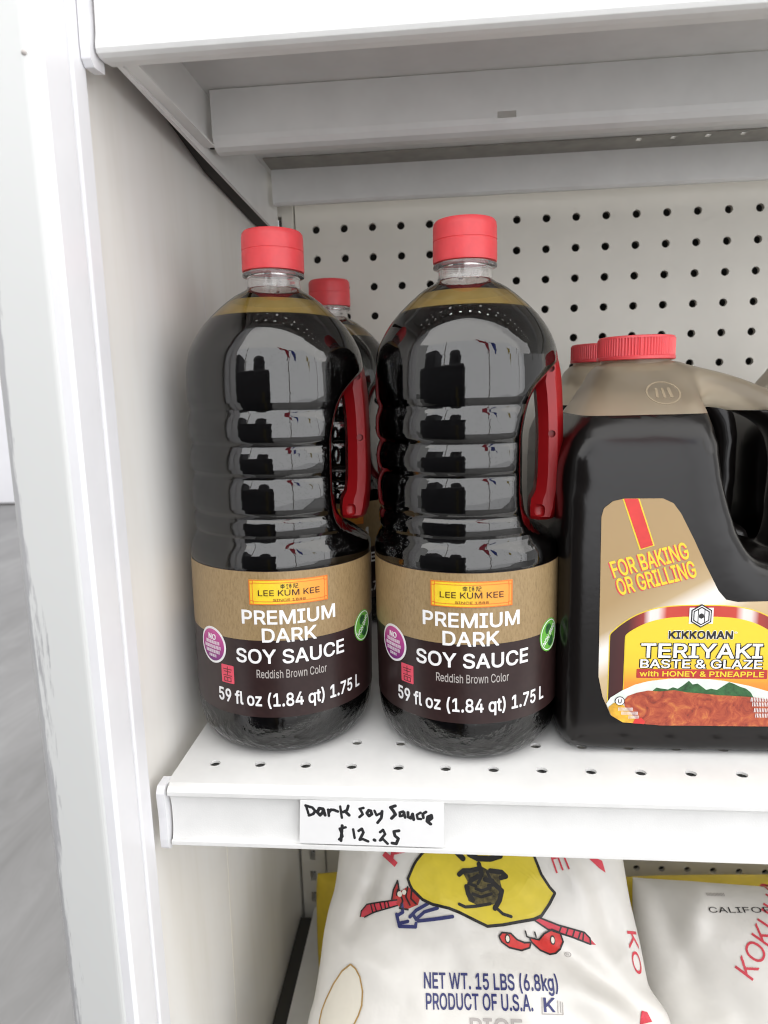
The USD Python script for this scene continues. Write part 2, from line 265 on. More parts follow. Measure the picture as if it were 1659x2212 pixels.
XR = .95
def shelf(label, zt, depth_lip, upper):
    t = thing('metal_shelf', label, 'shelf', (0, 0, zt), rx=0 if upper else 1.1)
    g = sbox(-.0104 if upper else -.0008, .0005, XR, .306)
    hl = []
    for k in range(36):
        x = .019 + k * .0254
        for y in (.0187, .0425, .252, .285):
            if (upper and (y < .2 or (.28 < x and y < .26))) or y < .03 or (y < .06 and k > 2): hl.append(affinity.scale(Point(x, y).buffer(.0026 if not upper else (.0032 if y < .2 else .0024), quad_segs=5), 1.12, 1))
    d = ext(g.difference(union_all(hl)), .0014); d.apply_translation((0, 0, -.0014))
    obj('deck', d, 'white_paint', t)
    L = depth_lip
    prof = [(.004, -.0007), (.0005, -.0006), (-.0022, -.0012), (-.0036, -.0028), (-.0034, -.0048), (-.0014, -.0062), (-.0002, -.0085), (.0003, -.0125), (.0003, -.018), (-.0002, -.024), (-.0012, -.0285), (-.0026, -.0318),
            (-.0040, -L + .0030), (-.0040, -L + .0012), (-.0026, -L + .0004), (0, -L + .0004), (.003, -L + .0008), (.0125, -L + .0012)]
    if upper:
        prof = [(.004, -.0007), (-.0015, -.0008), (-.0034, -.0022), (-.0036, -.0045), (-.0014, -.0065), (-.0004, -.010), (-.0002, -.018), (-.0006, -.024), (-.0014, -.0310), (-.0026, -.0350), (-.0029, -.0370), (-.0021, -.0384), (0, -.0392), (.004, -.0391), (.0115, -.0376)]
    obj('price_rail', sweep_x(prof, .0011, .0006, XR), 'white_paint', t, smooth=40)
    # end cap of the rail
    cp = [(.006, .0004), (-.003, .0002), (-.0055, -.003), (-.0052, -L * .5), (-.0062, -L * .85), (-.0060, -L + .0005), (-.0035, -L - .0022), (.006, -L - .0012)]
    e = ext(Polygon(cp).buffer(-.001).buffer(.001), .0042); v = e.vertices.copy(); e.vertices = np.c_[-.0048 + v[:, 2], v[:, 0], v[:, 1]]
    obj('end_cap', e, 'trim_paint', t, smooth=35)
    # bracket under the left end
    bz = -.0372 if upper else -.045
    br = Polygon([(.012, -.0014), (.306, -.0014), (.306, bz - .008), (.012, bz)])
    if not upper: br = Polygon([(.02, -.0014), (.306, -.0014), (.306, -.075), (.29, -.075), (.02, -.02)])
    e = ext(br, .0022); v = e.vertices.copy(); e.vertices = np.c_[.0018 + v[:, 2], v[:, 0], v[:, 1]]
    if upper:
        fl = bx(.0012, .0105, .014, .12, bz + .0012, bz + .0026); e = cat([e, fl])
    obj('bracket', e, 'white_paint', t)
    # two stiffening channels under the deck
    if upper:
        ch = sweep_x([(.1400, -.0325), (.1385, -.0342), (.1350, -.0350), (.1300, -.0350), (.1262, -.0336), (.1243, -.0310), (.1238, -.028), (.124, -.0026)], .0012, .0085, XR)
        A = m3.Manifold(m3.Mesh(np.asarray(ch.vertices, np.float32), np.asarray(ch.faces, np.uint32))) if ch.is_watertight else None
        if A is not None:
            cut = m3.Manifold.cube((.011, .01, .0036)).translate((.1812, .118, -.0285)); C2 = A - cut; ch = C2
        obj('stiffener', ch, 'white_paint', t, smooth=35)
        obj('stiffener', sweep_x([(.2800, -.0285), (.2745, -.0290), (.2725, -.0275), (.272, -.0026)], .0012, .0085, XR), 'white_paint', t, smooth=35)
        gs = ext(sbox(.0085, .246, XR, .2712).difference(union_all([sbox(.0166 + k * .0254, .2497, .0206 + k * .0254, .2543) for k in range(11, 36)])), .0011); gs.apply_translation((0, 0, -.0027)); obj('underside_shade', gs, 'shade_grey', t)  # dark strip standing in for shade on the deck underside
        e = ext(Polygon([(.035, -.003), (.306, -.003), (.306, -.0430), (.27, -.0424), (.16, -.037), (.035, -.016)]), .0116); v = e.vertices.copy(); e.vertices = np.c_[-.0102 + v[:, 2], v[:, 0], v[:, 1]]
        obj('bracket_gap_shade', e, 'dark_cavity', t)  # dark wedge filling the bracket gap in place of its shadow
        bolt = trimesh.creation.cylinder(.0018, .004, sections=12); bolt.apply_transform(trimesh.transformations.rotation_matrix(math.pi / 2, (0, 1, 0))); bolt.apply_translation((.006, .132, -.031))
        obj('bolt', bolt, 'dark_cavity', t)
    else:
        pl = ext(sbox(.003, .006, XR, .055).difference(Point(.019 + 2 * .0254, .0187).buffer(.0028)), .001); pl.apply_translation((0, 0, -.0062))
        obj('stiffener', cat([pl, bx(.003, XR, .0555, .0565, -.024, -.0048)]), 'white_paint', t)
    return t
mid = shelf('white metal shelf carrying the sauce bottles with a handwritten price tag on its edge', 0.0, .0346, False)
top = shelf('empty white metal shelf above the sauce bottles, seen from below', .385, .0425, True)
base = thing('base_shelf', 'grey lowest shelf deck under the rice bags', 'shelf', (0, 0, -.345))
obj('deck', bx(.004, XR, -.158, .306, -.004, 0), 'white_paint', base)
obj('base_gap_shade', bx(-.0105, .0035, -.157, .30, -.016, -.008), 'dark_cavity', base)  # black strip standing in for the shadow between deck and end panel
obj('front_panel', bx(-.0105, XR, -.162, -.159, -.16, -.001), 'white_paint', base)
obj('side_flange', bx(.004, .0055, -.158, .306, -.10, -.0045), 'dark_cavity', base)

# ------------------------------------------------------------------ handwritten price tag on the middle shelf's edge
tagt = thing('price_tag', 'white paper price tag with black handwriting on the shelf edge', 'price tag')
TY = -.0043
tp = Polygon([(.0713, -.0052), (.1449, -.0043), (.1446, -.0300), (.0697, -.0300)])
obj('paper', front(ext(tp, .0002), TY + .0002), 'paper', tagt)
def tg(x, y):                                          # drawing units -> metres on the tag
    fx = (x - 842) / 758; fy = (y - 318) / 240
    return (.0713 + fx * .0736, -.0048 + .0009 * fx - fy * .0254)
INK = [[(872, 350), (885, 402)], [(870, 350), (905, 360), (920, 378), (908, 395), (885, 403)],
       [(962, 366), (942, 364), (931, 385), (945, 401), (960, 386), (964, 370), (972, 400)], [(990, 370), (992, 403)], [(992, 386), (1005, 370), (1020, 371), (1040, 379)],
       [(1055, 352), (1061, 413)], [(1098, 348), (1090, 372), (1068, 382)], [(1080, 378), (1100, 398)],
       [(1178, 358), (1158, 363), (1167, 378), (1173, 392), (1155, 407)], [(1206, 370), (1195, 385), (1206, 401), (1221, 390), (1216, 372), (1205, 370)],
       [(1236, 372), (1246, 396), (1270, 384)], [(1276, 374), (1271, 410), (1250, 436)],
       [(1346, 344), (1321, 353), (1336, 372), (1346, 390), (1325, 411)], [(1387, 373), (1369, 379), (1369, 399), (1386, 395), (1392, 378), (1396, 406)],
       [(1412, 378), (1412, 402), (1426, 409), (1436, 386), (1441, 416)], [(1478, 378), (1458, 390), (1462, 411), (1480, 412)],
       [(1506, 374), (1489, 385), (1492, 405)], [(1519, 420), (1536, 406), (1534, 392), (1515, 400), (1511, 424), (1529, 438)],
       [(1079, 464), (1047, 472), (1056, 495), (1060, 514), (1041, 531)], [(1061, 455), (1051, 537)], [(1119, 474), (1125, 521)],
       [(1148, 482), (1165, 470), (1173, 490), (1152, 530), (1168, 526), (1196, 538)], [(1229, 529), (1233, 532)],
       [(1262, 487), (1278, 474), (1288, 497), (1260, 532), (1276, 524), (1300, 549)], [(1362, 477), (1335, 482), (1340, 505), (1358, 520), (1346, 548), (1324, 545)]]
ink = union_all([stroke([tg(*p) for p in s], .0013 + .0004 * ((i * 7) % 5) / 4) for i, s in enumerate(INK)])
obj('handwriting', front(ext(ink, .00008), TY), 'marker_ink', tagt)

# ------------------------------------------------------------------ soy sauce bottle
RL = .0528
PROF = [(0, .0400), (.0012, .0440), (.005, .0482), (.011, .0512), (.019, .0524), (.0245, .0528), (.1075, .0528), (.1088, .0531), (.1115, .0530), (.1155, .0523), (.119, .0508), (.1215, .0495), (.1236, .0489), (.1254, .0497), (.1285, .0500), (.1318, .0498), (.1334, .0490)]
for za, zb in ((.1343, .1553), (.1553, .1718), (.1718, .1903)):
    PROF += [(za, .0486), (za + .0011, .0491), (za + .0026, .05), (za + .0050, .0505), (.5 * za + .5 * zb, .0506), (zb - .0062, .0504), (zb - .0034, .0498), (zb - .0013, .0491)]
PROF += [(.1903, .0487), (.1915, .0491), (.1945, .0500), (.200, .0503), (.2092, .0500), (.2150, .0494), (.2205, .0483), (.2275, .0453), (.2340, .0412), (.2393, .0367), (.2463, .0293), (.2520, .0219), (.2548, .0168), (.2562, .0150)]
PR = PchipInterpolator(*zip(*PROF))
XC = PchipInterpolator(*zip(*[(0, .09), (.108, .075), (.112, .060), (.119, .0455), (.1264, .0350), (.1327, .0322), (.149, .0308), (.1715, .0308), (.185, .0325), (.196, .0358), (.206, .043), (.214, .053), (.222, .07), (.27, .09)]))
def radius(th, z, inset=0.0):
    r0 = PR(z) - inset; c = np.cos(th); k = .004
    rc = np.where(c > .02, (XC(z) - inset) / np.maximum(c, .02) ** .68, 1.0)
    h = np.clip(.5 + .5 * (rc - r0) / k, 0, 1)
    return rc * (1 - h) + r0 * h - k * h * (1 - h)
def shell(zs, inset=0.0, n=128, caps=(False, False)):
    th = np.linspace(0, 2 * np.pi, n, endpoint=False); T, Z = np.meshgrid(th, zs); Rr = radius(T, Z, inset)
    v = np.stack([Rr * np.cos(T), Rr * np.sin(T), Z], -1).reshape(-1, 3); f = []
    for i in range(len(zs) - 1):
        a = i * n + np.arange(n); b = i * n + (np.arange(n) + 1) % n
        f += [np.c_[a, b, b + n], np.c_[a, b + n, a + n]]
    f = np.vstack(f); V = [v]; F = [f]
    for k, on in enumerate(caps):
        if on:
            i = 0 if k == 0 else len(zs) - 1; c = len(v) + sum(len(x) for x in V[1:]); V.append([[0, 0, zs[i]]])
            a = i * n + np.arange(n); b = i * n + (np.arange(n) + 1) % n
            F.append(np.c_[b, a, np.full(n, c)] if k == 0 else np.c_[a, b, np.full(n, c)])
    return trimesh.Trimesh(np.vstack(V), np.vstack(F), process=False)
def lathe(p, n=72):
    p = np.array(p); th = np.linspace(0, 2 * np.pi, n, endpoint=False)
    v = np.array([[r * math.cos(t), r * math.sin(t), z] for r, z in p for t in th]); f = []
    for i in range(len(p) - 1):
        a = i * n + np.arange(n); b = i * n + (np.arange(n) + 1) % n; f += [np.c_[a, b, b + n], np.c_[a, b + n, a + n]]
    return trimesh.Trimesh(v, np.vstack(f), process=False)
def bend(mesh, az, z, R, size=None):
    """Flat xy drawing -> wrapped on the bottle at azimuth az (degrees to the right of the front), baseline z, its back at radius R."""
    mm = tess(mesh, size) if size else mesh.copy(); v = mm.vertices; a = v[:, 0] / RL + math.radians(az); r = R + v[:, 2]
    return trimesh.Trimesh(np.c_[r * np.sin(a), -r * np.cos(a), z + v[:, 1]], mm.faces, process=False)
def band(z0, z1, R0, R1, a0=0, a1=360, n=120):
    prof = [(R0, z0), (R1, z0), (R1, z1), (R0, z1)]
    return lathe(prof + [prof[0]], n)
SOY = 'dark soy sauce bottles on the shelf'
soy = thing('soy_sauce_bottle', 'dark soy sauce bottle nearest the end panel, red cap and handle', 'bottle', (.0478, .0728, .0016), 16.5, SOY, ry=1.3)
zs = np.unique(np.concatenate([np.linspace(.0, .2562, 150), [p[0] for p in PROF]]))
obj('plastic_body', shell(zs, 0, caps=(True, False)), 'clear_plastic', soy, smooth=True)
zl = np.append(zs[(zs > .0008) & (zs < .2400)], .2400)
obj('sauce', shell(zl, .0007, caps=(True, True)), 'soy_sauce', soy, smooth=40)
zf = np.concatenate([[.2403], zs[(zs > .2405) & (zs < .2490)], [.2490]])
obj('sauce_film', shell(zf, .0009), 'sauce_film', soy, smooth=True)
obj('neck', lathe([(.0128, .2562), (.0150, .2562), (.0147, .2575), (.0145, .2605), (.0147, .2622), (.0170, .2626), (.0172, .2634), (.0170, .2642), (.0150, .2646), (.0148, .2651), (.0128, .2651), (.0128, .2562)]), 'neck_plastic', soy, smooth=35)
cp = [(0.0, .2652), (.0158, .2652), (.0170, .2653), (.0172, .2662), (.01715, .2710), (.0171, .2755), (.01685, .2757), (.01685, .2761), (.0171, .2763), (.0170, .2830), (.0167, .2850), (.0158, .2862), (.0120, .2866), (0.0, .2866)]
obj('cap', lathe(cp), 'cap_red', soy, smooth=30)
# handle: a tapering red bar bridging the grip hollow
hz = [.1255, .1275, .132, .137, .142, .150, .160, .172, .184, .195, .202, .207, .212, .2165, .219]
hxi = PchipInterpolator([.1255, .132, .1365, .142, .15, .172, .195, .2016, .21, .2155, .219], [.0362, .0358, .0362, .0388, .0396, .0398, .0384, .0372, .0405, .0445, .0462])
hxo = PchipInterpolator([.1255, .128, .135, .142, .155, .172, .195, .207, .214, .219], [.0478, .0502, .0522, .0528, .0532, .0530, .0520, .0508, .0492, .0472])
ring = []
for z in hz:
    xi, xo = float(hxi(z)), float(hxo(z)); w = xo - xi; s = .78 if z in (hz[0], hz[-1]) else 1.0
    ring.append([(xi, -.0052 * s), (xi + .36 * w, -.0100 * s), (xi + .72 * w, -.0098 * s), (xo, -.0062 * s), (xo, .0062 * s), (xi + .72 * w, .0098 * s), (xi + .36 * w, .0100 * s), (xi, .0052 * s)])
V = np.array([[x, y, z] for r, z in zip(ring, hz) for x, y in r]); n8 = 8; Fc = []
for i in range(len(hz) - 1):
    a = i * n8 + np.arange(n8); b = i * n8 + (np.arange(n8) + 1) % n8; Fc += [np.c_[a, b, b + n8], np.c_[a, b + n8, a + n8]]
Fc = np.vstack(Fc); e0 = np.array([[0, k + 1, k] for k in range(1, 7)]); e1 = np.array([[0, k, k + 1] for k in range(1, 7)]) + (len(hz) - 1) * n8
H = m3.Manifold(m3.Mesh(V.astype(np.float32), np.vstack([Fc, e0, e1]).astype(np.uint32)))
dm = m3.Manifold.cylinder(.02, .0020, .0020, 16).rotate((90, 0, 0))
for x, z in ((.0450, .2085), (.0462, .1735)): H = H - dm.translate((x, -.0062, z))
H = H - rbx(.0368, .0432, -.02, -.0066, .1275, .1345, .0022)
obj('handle', H, 'handle_red', soy, smooth=28)
# wrap label
lab = obj('label', band(.0255, .1075, RL - .0003, RL + .0002), 'brown_print', soy, smooth=30)
def lp(name, mesh, m, smooth=False): return obj(name, mesh, m, lab, smooth=smooth)
lp('gold_panel', band(.0695, .1073, RL, RL + .0003), 'gold_print', 30)
R1 = RL + .0003
def put(s, az, z, w, h, m, bold=False, R=R1, shear=0): lp('lettering', bend(text(s, w, h, bold, .0002, shear), az, z, R), m)
put('PREMIUM', 0, .0788, .0515, .0074, 'print_white', True); put('DARK', -.4, .0688, .0292, .0074, 'print_white', True)
put('SOY SAUCE', .8, .0568, .0618, .0076, 'print_white', True, R=R1 - .0001); put('Reddish Brown Color', .6, .0484, .0385, .0046, 'print_grey', R=R1 - .0001)
put('59 fl oz (1.84 qt) 1.75 L', .4, .0322, .0885, .0072, 'print_white', True, R=R1 - .0001)
# plaque with the maker's name
def rect(w, h): return sbox(-w / 2, -h / 2, w / 2, h / 2)
lp('plaque', bend(ext(rect(.0424, .0136), .0002), .2, .0963, R1, .004), 'plaque_print')
fr = union_all([rect(.0424, .0136).difference(rect(.0412, .0126)), rect(.0388, .0104).difference(rect(.0382, .0098)), sbox(-.0212, -.0068, -.0188, -.0044).difference(sbox(-.0206, -.0062, -.0192, -.0048)), sbox(.0188, -.0068, .0212, -.0044).difference(sbox(.0192, -.0062, .0206, -.0048)),
                sbox(-.0212, .0044, -.0188, .0068).difference(sbox(-.0206, .0048, -.0192, .0062)), sbox(.0188, .0044, .0212, .0068).difference(sbox(.0192, .0048, .0206, .0062))])
lp('plaque_frame', bend(ext(fr, .0001), .2, .0963, R1 + .0002, .004), 'print_orange')
put('LEE KUM KEE', .2, .0944, .0325, .0031, 'print_maroon', R=R1 + .0002); put('SINCE 1888', .2, .0914, .0170, .0013, 'print_rust', R=R1 + .0002)
hz_ = []                                              # three tiny hanzi above the name, as brush strokes
def han(cx, segs): hz_.extend([stroke([(cx + a * .00115, b * .00115), (cx + c * .00115, d * .00115)], .00026) for a, b, c, d in segs])
han(-.0034, [(-1, .7, 1, .7), (0, 1.1, 0, -.1), (0, .6, -1, 0), (0, .6, 1, 0), (-.6, -.2, .6, -.2), (0, -.2, 0, -1.1), (-.9, -.6, .9, -.6)])
han(0, [(-.9, 1, -1.2, .4), (-.9, 1, -.4, .5), (-.9, .3, -.9, -1), (-1.2, -1, -.4, -1), (0, .9, 1, .9), (.5, 1.1, .5, -1.1), (.1, .3, .1, -.6), (.9, .3, .9, -.6), (.1, .3, .9, .3)])
han(.0034, [(-1, .9, -.2, .9), (-1, .5, -.2, .5), (-1, .1, -.2, .1), (-1, -.4, -.2, -.4), (-1, -.4, -1, -1), (-.2, -.4, -.2, -1), (.2, .9, 1, .9), (1, .9, 1, .1), (.2, .1, 1, .1), (.2, .1, .2, -1), (.2, -1, 1.1, -1)])
lp('lettering', bend(ext(union_all(hz_), .0001), .2, .0994, R1 + .0002), 'print_black')
# round violet badge, red seal, green badge
lp('badge_ring', bend(ext(Point(0, 0).buffer(.0104, 16), .0001), -51.3, .0630, R1, .004), 'print_white')
lp('badge', bend(ext(Point(0, 0).buffer(.0091, 16), .0001), -51.3, .0630, R1 + .0001, .004), 'purple_print')
put('NO', -51.3, .0662, .0062, .0030, 'print_white', True, R=R1 + .0002)
tk = [sbox(x, y, x + .00022, y + h) for y, n, h in ((.0006, 19, .0019), (-.0020, 22, .0019), (-.0046, 19, .0019), (-.0070, 10, .0016)) for x in (np.arange(n) - n / 2) * .00062 + (.00012 if n % 2 else 0)]
lp('fine_print', bend(ext(union_all(tk), .0001), -51.3, .0630, R1 + .0002), 'print_white')
seal = sbox(-.0043, -.0052, .0043, .0052).buffer(-.0006).buffer(.0006)
lp('seal', bend(ext(seal, .0001), -39.8, .0482, R1 - .0001, .004), 'print_pink')
sk = [stroke([(a * .0014, b * .0014), (c * .0014, d * .0014)], .00035) for a, b, c, d in [(-2, 2, 2, 2), (0, 3, 0, -.5), (-1.6, 1, 1.6, 1), (-2, -.6, 2, -.6), (-1.6, -1.4, -1.6, -3), (1.6, -1.4, 1.6, -3), (-1.6, -1.4, 1.6, -1.4), (0, -1.4, 0, -3), (-1.6, -3, 1.6, -3)]]
lp('seal_mark', bend(ext(union_all(sk), .0001), -39.8, .0482, R1), 'print_maroon')
lp('green_badge', bend(ext(Point(0, 0).buffer(.0092, 16), .0001), 54, .0668, R1, .004), 'print_green')
gb = Point(0, 0).buffer(.0085, 16).difference(Point(0, 0).buffer(.0080, 16))
gd = affinity.rotate(sbox(-.0062, -.0012, .0062, .0012), 38).intersection(Point(0, 0).buffer(.0058)); gc = union_all([Point(-.0012, .0036).buffer(.0030), Point(.0014, -.0036).buffer(.0030)]).difference(affinity.rotate(sbox(-.01, -.0021, .01, .0021), 38, origin=(0, 0)))
lp('badge_ring', bend(ext(gb, .0001), 54, .0668, R1 + .0001, .004), 'print_white')
lp('badge_centre', bend(ext(gc, .0001), 54, .0668, R1 + .0001, .004), 'print_dark_green')
tt = text('NON GMO', .0145, .0027, True, .0001); tt.apply_translation((0, -.00135, 0)); tt.apply_transform(trimesh.transformations.rotation_matrix(math.radians(38), (0, 0, 1)))
lp('lettering', bend(tt, 54, .0668, R1 + .0001), 'print_white')

copy(soy, (.1592, .0705, .0014), .8, 'dark soy sauce bottle standing beside the black sauce jug', ry=.1)
copy(soy, (.0545, .262, .0051), 8, 'soy sauce bottle at the back, mostly hidden behind the two front ones')

# ------------------------------------------------------------------ teriyaki jugs (local: x from the label's middle, y 0 = front face, z up)
JX = .2787
def jp(p): return (p[0] - JX, p[1])
BODY = [jp(p) for p in [(.2105, 0), (.347, 0), (.3485, .004), (.3485, .094), (.344, .1015), (.330, .1045), (.3134, .1052), (.3075, .1085), (.3030, .1140), (.2975, .1245), (.2925, .1390), (.2885, .155), (.2868, .170), (.2845, .186), (.2775, .2065), (.2765, .212), (.2325, .212), (.2310, .2055), (.2225, .1880), (.2150, .1760), (.2092, .163), (.2085, .150), (.2088, .004)]]
SIDE = [(0.0025, 0), (0, .004), (0, .166), (.0035, .1755), (.020, .195), (.028, .2075), (.0295, .212), (.0715, .212), (.073, .2075), (.081, .195), (.097, .178), (.1005, .168), (.1005, .004), (.098, 0)]
HAND = [jp(p) for p in [(.2760, .2105), (.2855, .2085), (.2988, .2050), (.3136, .2000), (.3260, .1945), (.3400, .1850), (.3475, .1735), (.3500, .158), (.3500, .120), (.3470, .095), (.3300, .095), (.3310, .108), (.3340, .122), (.3340, .155), (.3310, .168), (.3240, .176), (.3120, .182), (.2985, .1860), (.2880, .1850), (.2800, .1880)]]
def cs(pts): return m3.CrossSection([np.array(pts)], m3.FillRule.NonZero)
E1 = m3.Manifold.extrude(cs(BODY), .2).rotate((90, 0, 0)).translate((0, .15, 0))
E2 = m3.Manifold.extrude(cs(SIDE), .4).rotate((90, 0, 0)).rotate((0, 0, 90)).translate((-.2, 0, 0))
E3 = m3.Manifold.extrude(cs(HAND), .034).rotate((90, 0, 0)).translate((0, .0675, 0))
J = (E1 ^ E2) + E3
J = J.refine_to_length(.0034)
jm = J.to_mesh(); jt = trimesh.Trimesh(jm.vert_properties[:, :3].astype(float), jm.tri_verts, process=True)
trimesh.smoothing.filter_laplacian(jt, lamb=.5, iterations=26, volume_constraint=False)
J = m3.Manifold(m3.Mesh(np.asarray(jt.vertices, np.float32), np.asarray(jt.faces, np.uint32)))
if J.is_empty(): J = (E1 ^ E2) + E3
FILL = .1835
low, high = J.split_by_plane((0, 0, -1), -FILL)
JUG = 'big black sauce jugs on the shelf'
jug = thing('sauce_jug', 'big black teriyaki sauce jug with yellow label at the front', 'jug', (JX, .0335, .0009), 0, JUG)
obj('filled_body', low, 'jug_dark', jug, smooth=50)
obj('amber_shoulder', high.trim_by_plane((0, 0, 1), FILL + .0002), 'jug_amber', jug, smooth=50)
cx, cy = .2548 - JX, .0505
def at(mesh, *p): mm = mesh.copy(); mm.apply_translation(p); return mm
obj('neck', at(lathe([(.0188, .205), (.0186, .2135), (.0186, .216)]), cx, cy, 0), 'jug_amber', jug, smooth=30)
na = 240; th = np.linspace(0, 2 * np.pi, na, endpoint=False); rr = .02035 + .00022 * np.sign(np.sin(th * 80))
ce = ext(Polygon(np.c_[rr * np.cos(th), rr * np.sin(th)]), .0092); ce.apply_translation((0, 0, .2144))
obj('cap', at(cat([ce, lathe([(0, .2122), (.0203, .2122), (.0208, .2126), (.0208, .2140), (.0203, .2144)]), lathe([(.0203, .2236), (.0200, .2246), (.0190, .2250), (0, .2250)])]), cx, cy, 0), 'cap_red', jug, smooth=20)
eb = ext(Point(0, 0).buffer(.0085, 12).difference(Point(0, 0).buffer(.0077, 12)), .00018)
tt = cat([eb, at(ext(union_all([stroke([(-.0035, -.003), (-.003, .003)], .0012), stroke([(0, -.003), (0, .003)], .0012), stroke([(.0035, -.003), (.003, .003)], .0016)]), .00018), 0, 0, 0)])
tt.apply_transform(trimesh.transformations.rotation_matrix(math.radians(42), (1, 0, 0))); tt.apply_translation((-.020, .0127, .1945))
obj('embossed_mark', tt, 'jug_amber', jug)
# printed label: thin layers, each a little prouder
LPTS = [jp(p) for p in [(.2268, .1328), (.2279, .1375), (.2323, .1411), (.238, .1424), (.2569, .1422), (.2621, .1397), (.2661, .1343), (.2731, .1209), (.2796, .1074), (.2867, .0937), (.2908, .0889), (.2966, .0876), (.3128, .0880), (.330, .0880), (.3335, .085), (.3345, .080), (.3345, .030), (.3325, .0235), (.3275, .0200), (.3179, .0190), (.2614, .0186), (.2411, .0202), (.2350, .0240), (.2305, .0345), (.2280, .046)]]
LG = Polygon(LPTS).buffer(-.0018).buffer(.0018, quad_segs=5)
def layer(g, k): return front(ext(g, .00012), -.0004 - k * .00012)
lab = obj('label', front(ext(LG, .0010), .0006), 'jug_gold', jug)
def jl(name, g, m, k): return obj(name, layer(g, k) if not isinstance(g, trimesh.Trimesh) else front(g, -.0004 - k * .00012), m, lab)
def J2(l): return Polygon([jp(p) for p in l])
jl('stripe_edge', J2([(.2369, .1424), (.2453, .1423), (.2538, .1178), (.2464, .1155)]).intersection(LG), 'print_yellow', 0)
jl('stripe', J2([(.2376, .1424), (.2446, .1423), (.2530, .1181), (.2470, .1162)]).intersection(LG), 'print_red', 1)
def jt_(s, w, h, x, z, m, k, bold=True, rot=0, shear=0, dx=0, dz=0):
    t = text(s, w, h, bold, .00012, shear)
    if rot: t.apply_transform(trimesh.transformations.rotation_matrix(math.radians(rot), (0, 0, 1)))
    t.apply_translation((x - JX + dx, z + dz, 0)); jl('lettering', t, m, k)
for m_, k_, dx in (('print_crimson', 0, -.0005), ('print_yellow', 1, 0)):
    jt_('FOR BAKING', .0388, .0086, .2530, .1062, m_, k_, rot=15.5, shear=-.08, dx=dx, dz=dx)
    jt_('OR GRILLING', .0398, .0086, .2566, .0966, m_, k_, rot=14.5, shear=-.08, dx=dx, dz=dx)
def arch(x0, x1, zs_, ztop, zc, rnd):                 # symmetric arch outline about the label's middle
    xs = np.linspace(-1, 1, 41); w = (x1 - x0) / 2
    z = ztop - (ztop - zs_) * np.abs(xs) ** 3.2
    return Polygon([(-w, zc)] + [(w * x, zz) for x, zz in zip(xs, z)] + [(w, zc)])
AO = arch(.2333, .3241, .0700, .0857, .022, 0).buffer(-.003).buffer(.003); AI = arch(.2412, .3162, .0695, .0795, .022, 0).buffer(-.003).buffer(.003)
clip = LG.buffer(-.0003)
jl('arch_edge', AO.buffer(.0005).intersection(clip), 'print_yellow', 0); jl('arch_band', AO.intersection(clip), 'arch_print', 1)
jl('inner_edge', AI.buffer(.0004).intersection(clip), 'print_yellow', 2); jl('sunset_panel', AI.intersection(clip), 'sunset_print', 3)
PL = J2([(.2300, .0270), (.2345, .0345), (.2404, .0386), (.2470, .0420), (.2536, .0440), (.2640, .0455), (.2733, .0458), (.2850, .0455), (.293, .0445), (.305, .0420), (.3165, .0385), (.325, .0350), (.331, .029), (.331, .015), (.230, .015)]).intersection(clip)
jl('plate', PL, 'plate_print', 4)
GR = J2([(.2560, .0385), (.2580, .0405), (.2605, .0400), (.2640, .0395), (.2665, .0408), (.2690, .0400), (.2715, .0418), (.2745, .0445), (.2765, .0425), (.2790, .0430), (.2810, .0415), (.2835, .0395), (.2860, .0402), (.2890, .0395), (.2920, .0418), (.2950, .0440), (.2975, .0430), (.3005, .0415), (.3035, .0405), (.3060, .0385), (.3080, .0350), (.2560, .0360)])
jl('greens', GR, 'print_dark_green', 5)
MT = J2([(.2415, .0330), (.2433, .0355), (.2480, .0375), (.2538, .0388), (.2600, .0384), (.2671, .0392), (.2740, .0380), (.2803, .0376), (.2900, .0366), (.3000, .0362), (.3066, .0358), (.3168, .0345), (.324, .031), (.3265, .024), (.326, .017), (.2445, .017), (.2430, .024)]).intersection(clip)
jl('meat', MT, 'meat_print', 6)
jl('pineapple', J2([(.2340, .0290), (.2365, .0312), (.2400, .0310), (.2440, .0270), (.2470, .0230), (.2500, .0210), (.2480, .017), (.234, .017)]).buffer(.0004).intersection(clip), 'pineapple_print', 7)
jl('pineapple', J2([(.3200, .0180), (.3220, .0240), (.3270, .0260), (.3310, .0240), (.3310, .0180)]).intersection(clip), 'pineapple_print', 7)
jl('red_bit', J2([(.2465, .0200), (.2475, .0225), (.2510, .0232), (.2530, .0210), (.2520, .0192)]).intersection(clip), 'print_red', 8)
fp = union_all([sbox(x, y, x + .00025, y + .0018) for y, x0, n in ((.0273, -.0400, 13), (.0250, -.0385, 15), (.0228, -.0345, 9)) for x in x0 + np.arange(n) * .0006])
jl('fine_print', fp, 'print_white', 9)
fp = union_all([sbox(x, y, x + .0003, y + .0022) for y, x0, n in ((.0335, .0275, 18), (.0308, .0285, 17), (.0275, .0295, 16), (.0245, .0305, 14)) for x in x0 + np.arange(n) * .0008]).intersection(clip)
jl('fine_print', fp, 'print_white', 9)
jl('mark_disc', at(ext(Point(0, 0).buffer(.0026, 10), .00012), .2393 - JX, .0327, 0), 'print_black', 7); jl('mark_ring', at(ext(Point(0, 0).buffer(.0022, 10), .00012), .2393 - JX, .0327, 0), 'print_white', 8)
jt_('U', .0018, .0022, .2393, .0316, 'print_black', 9)
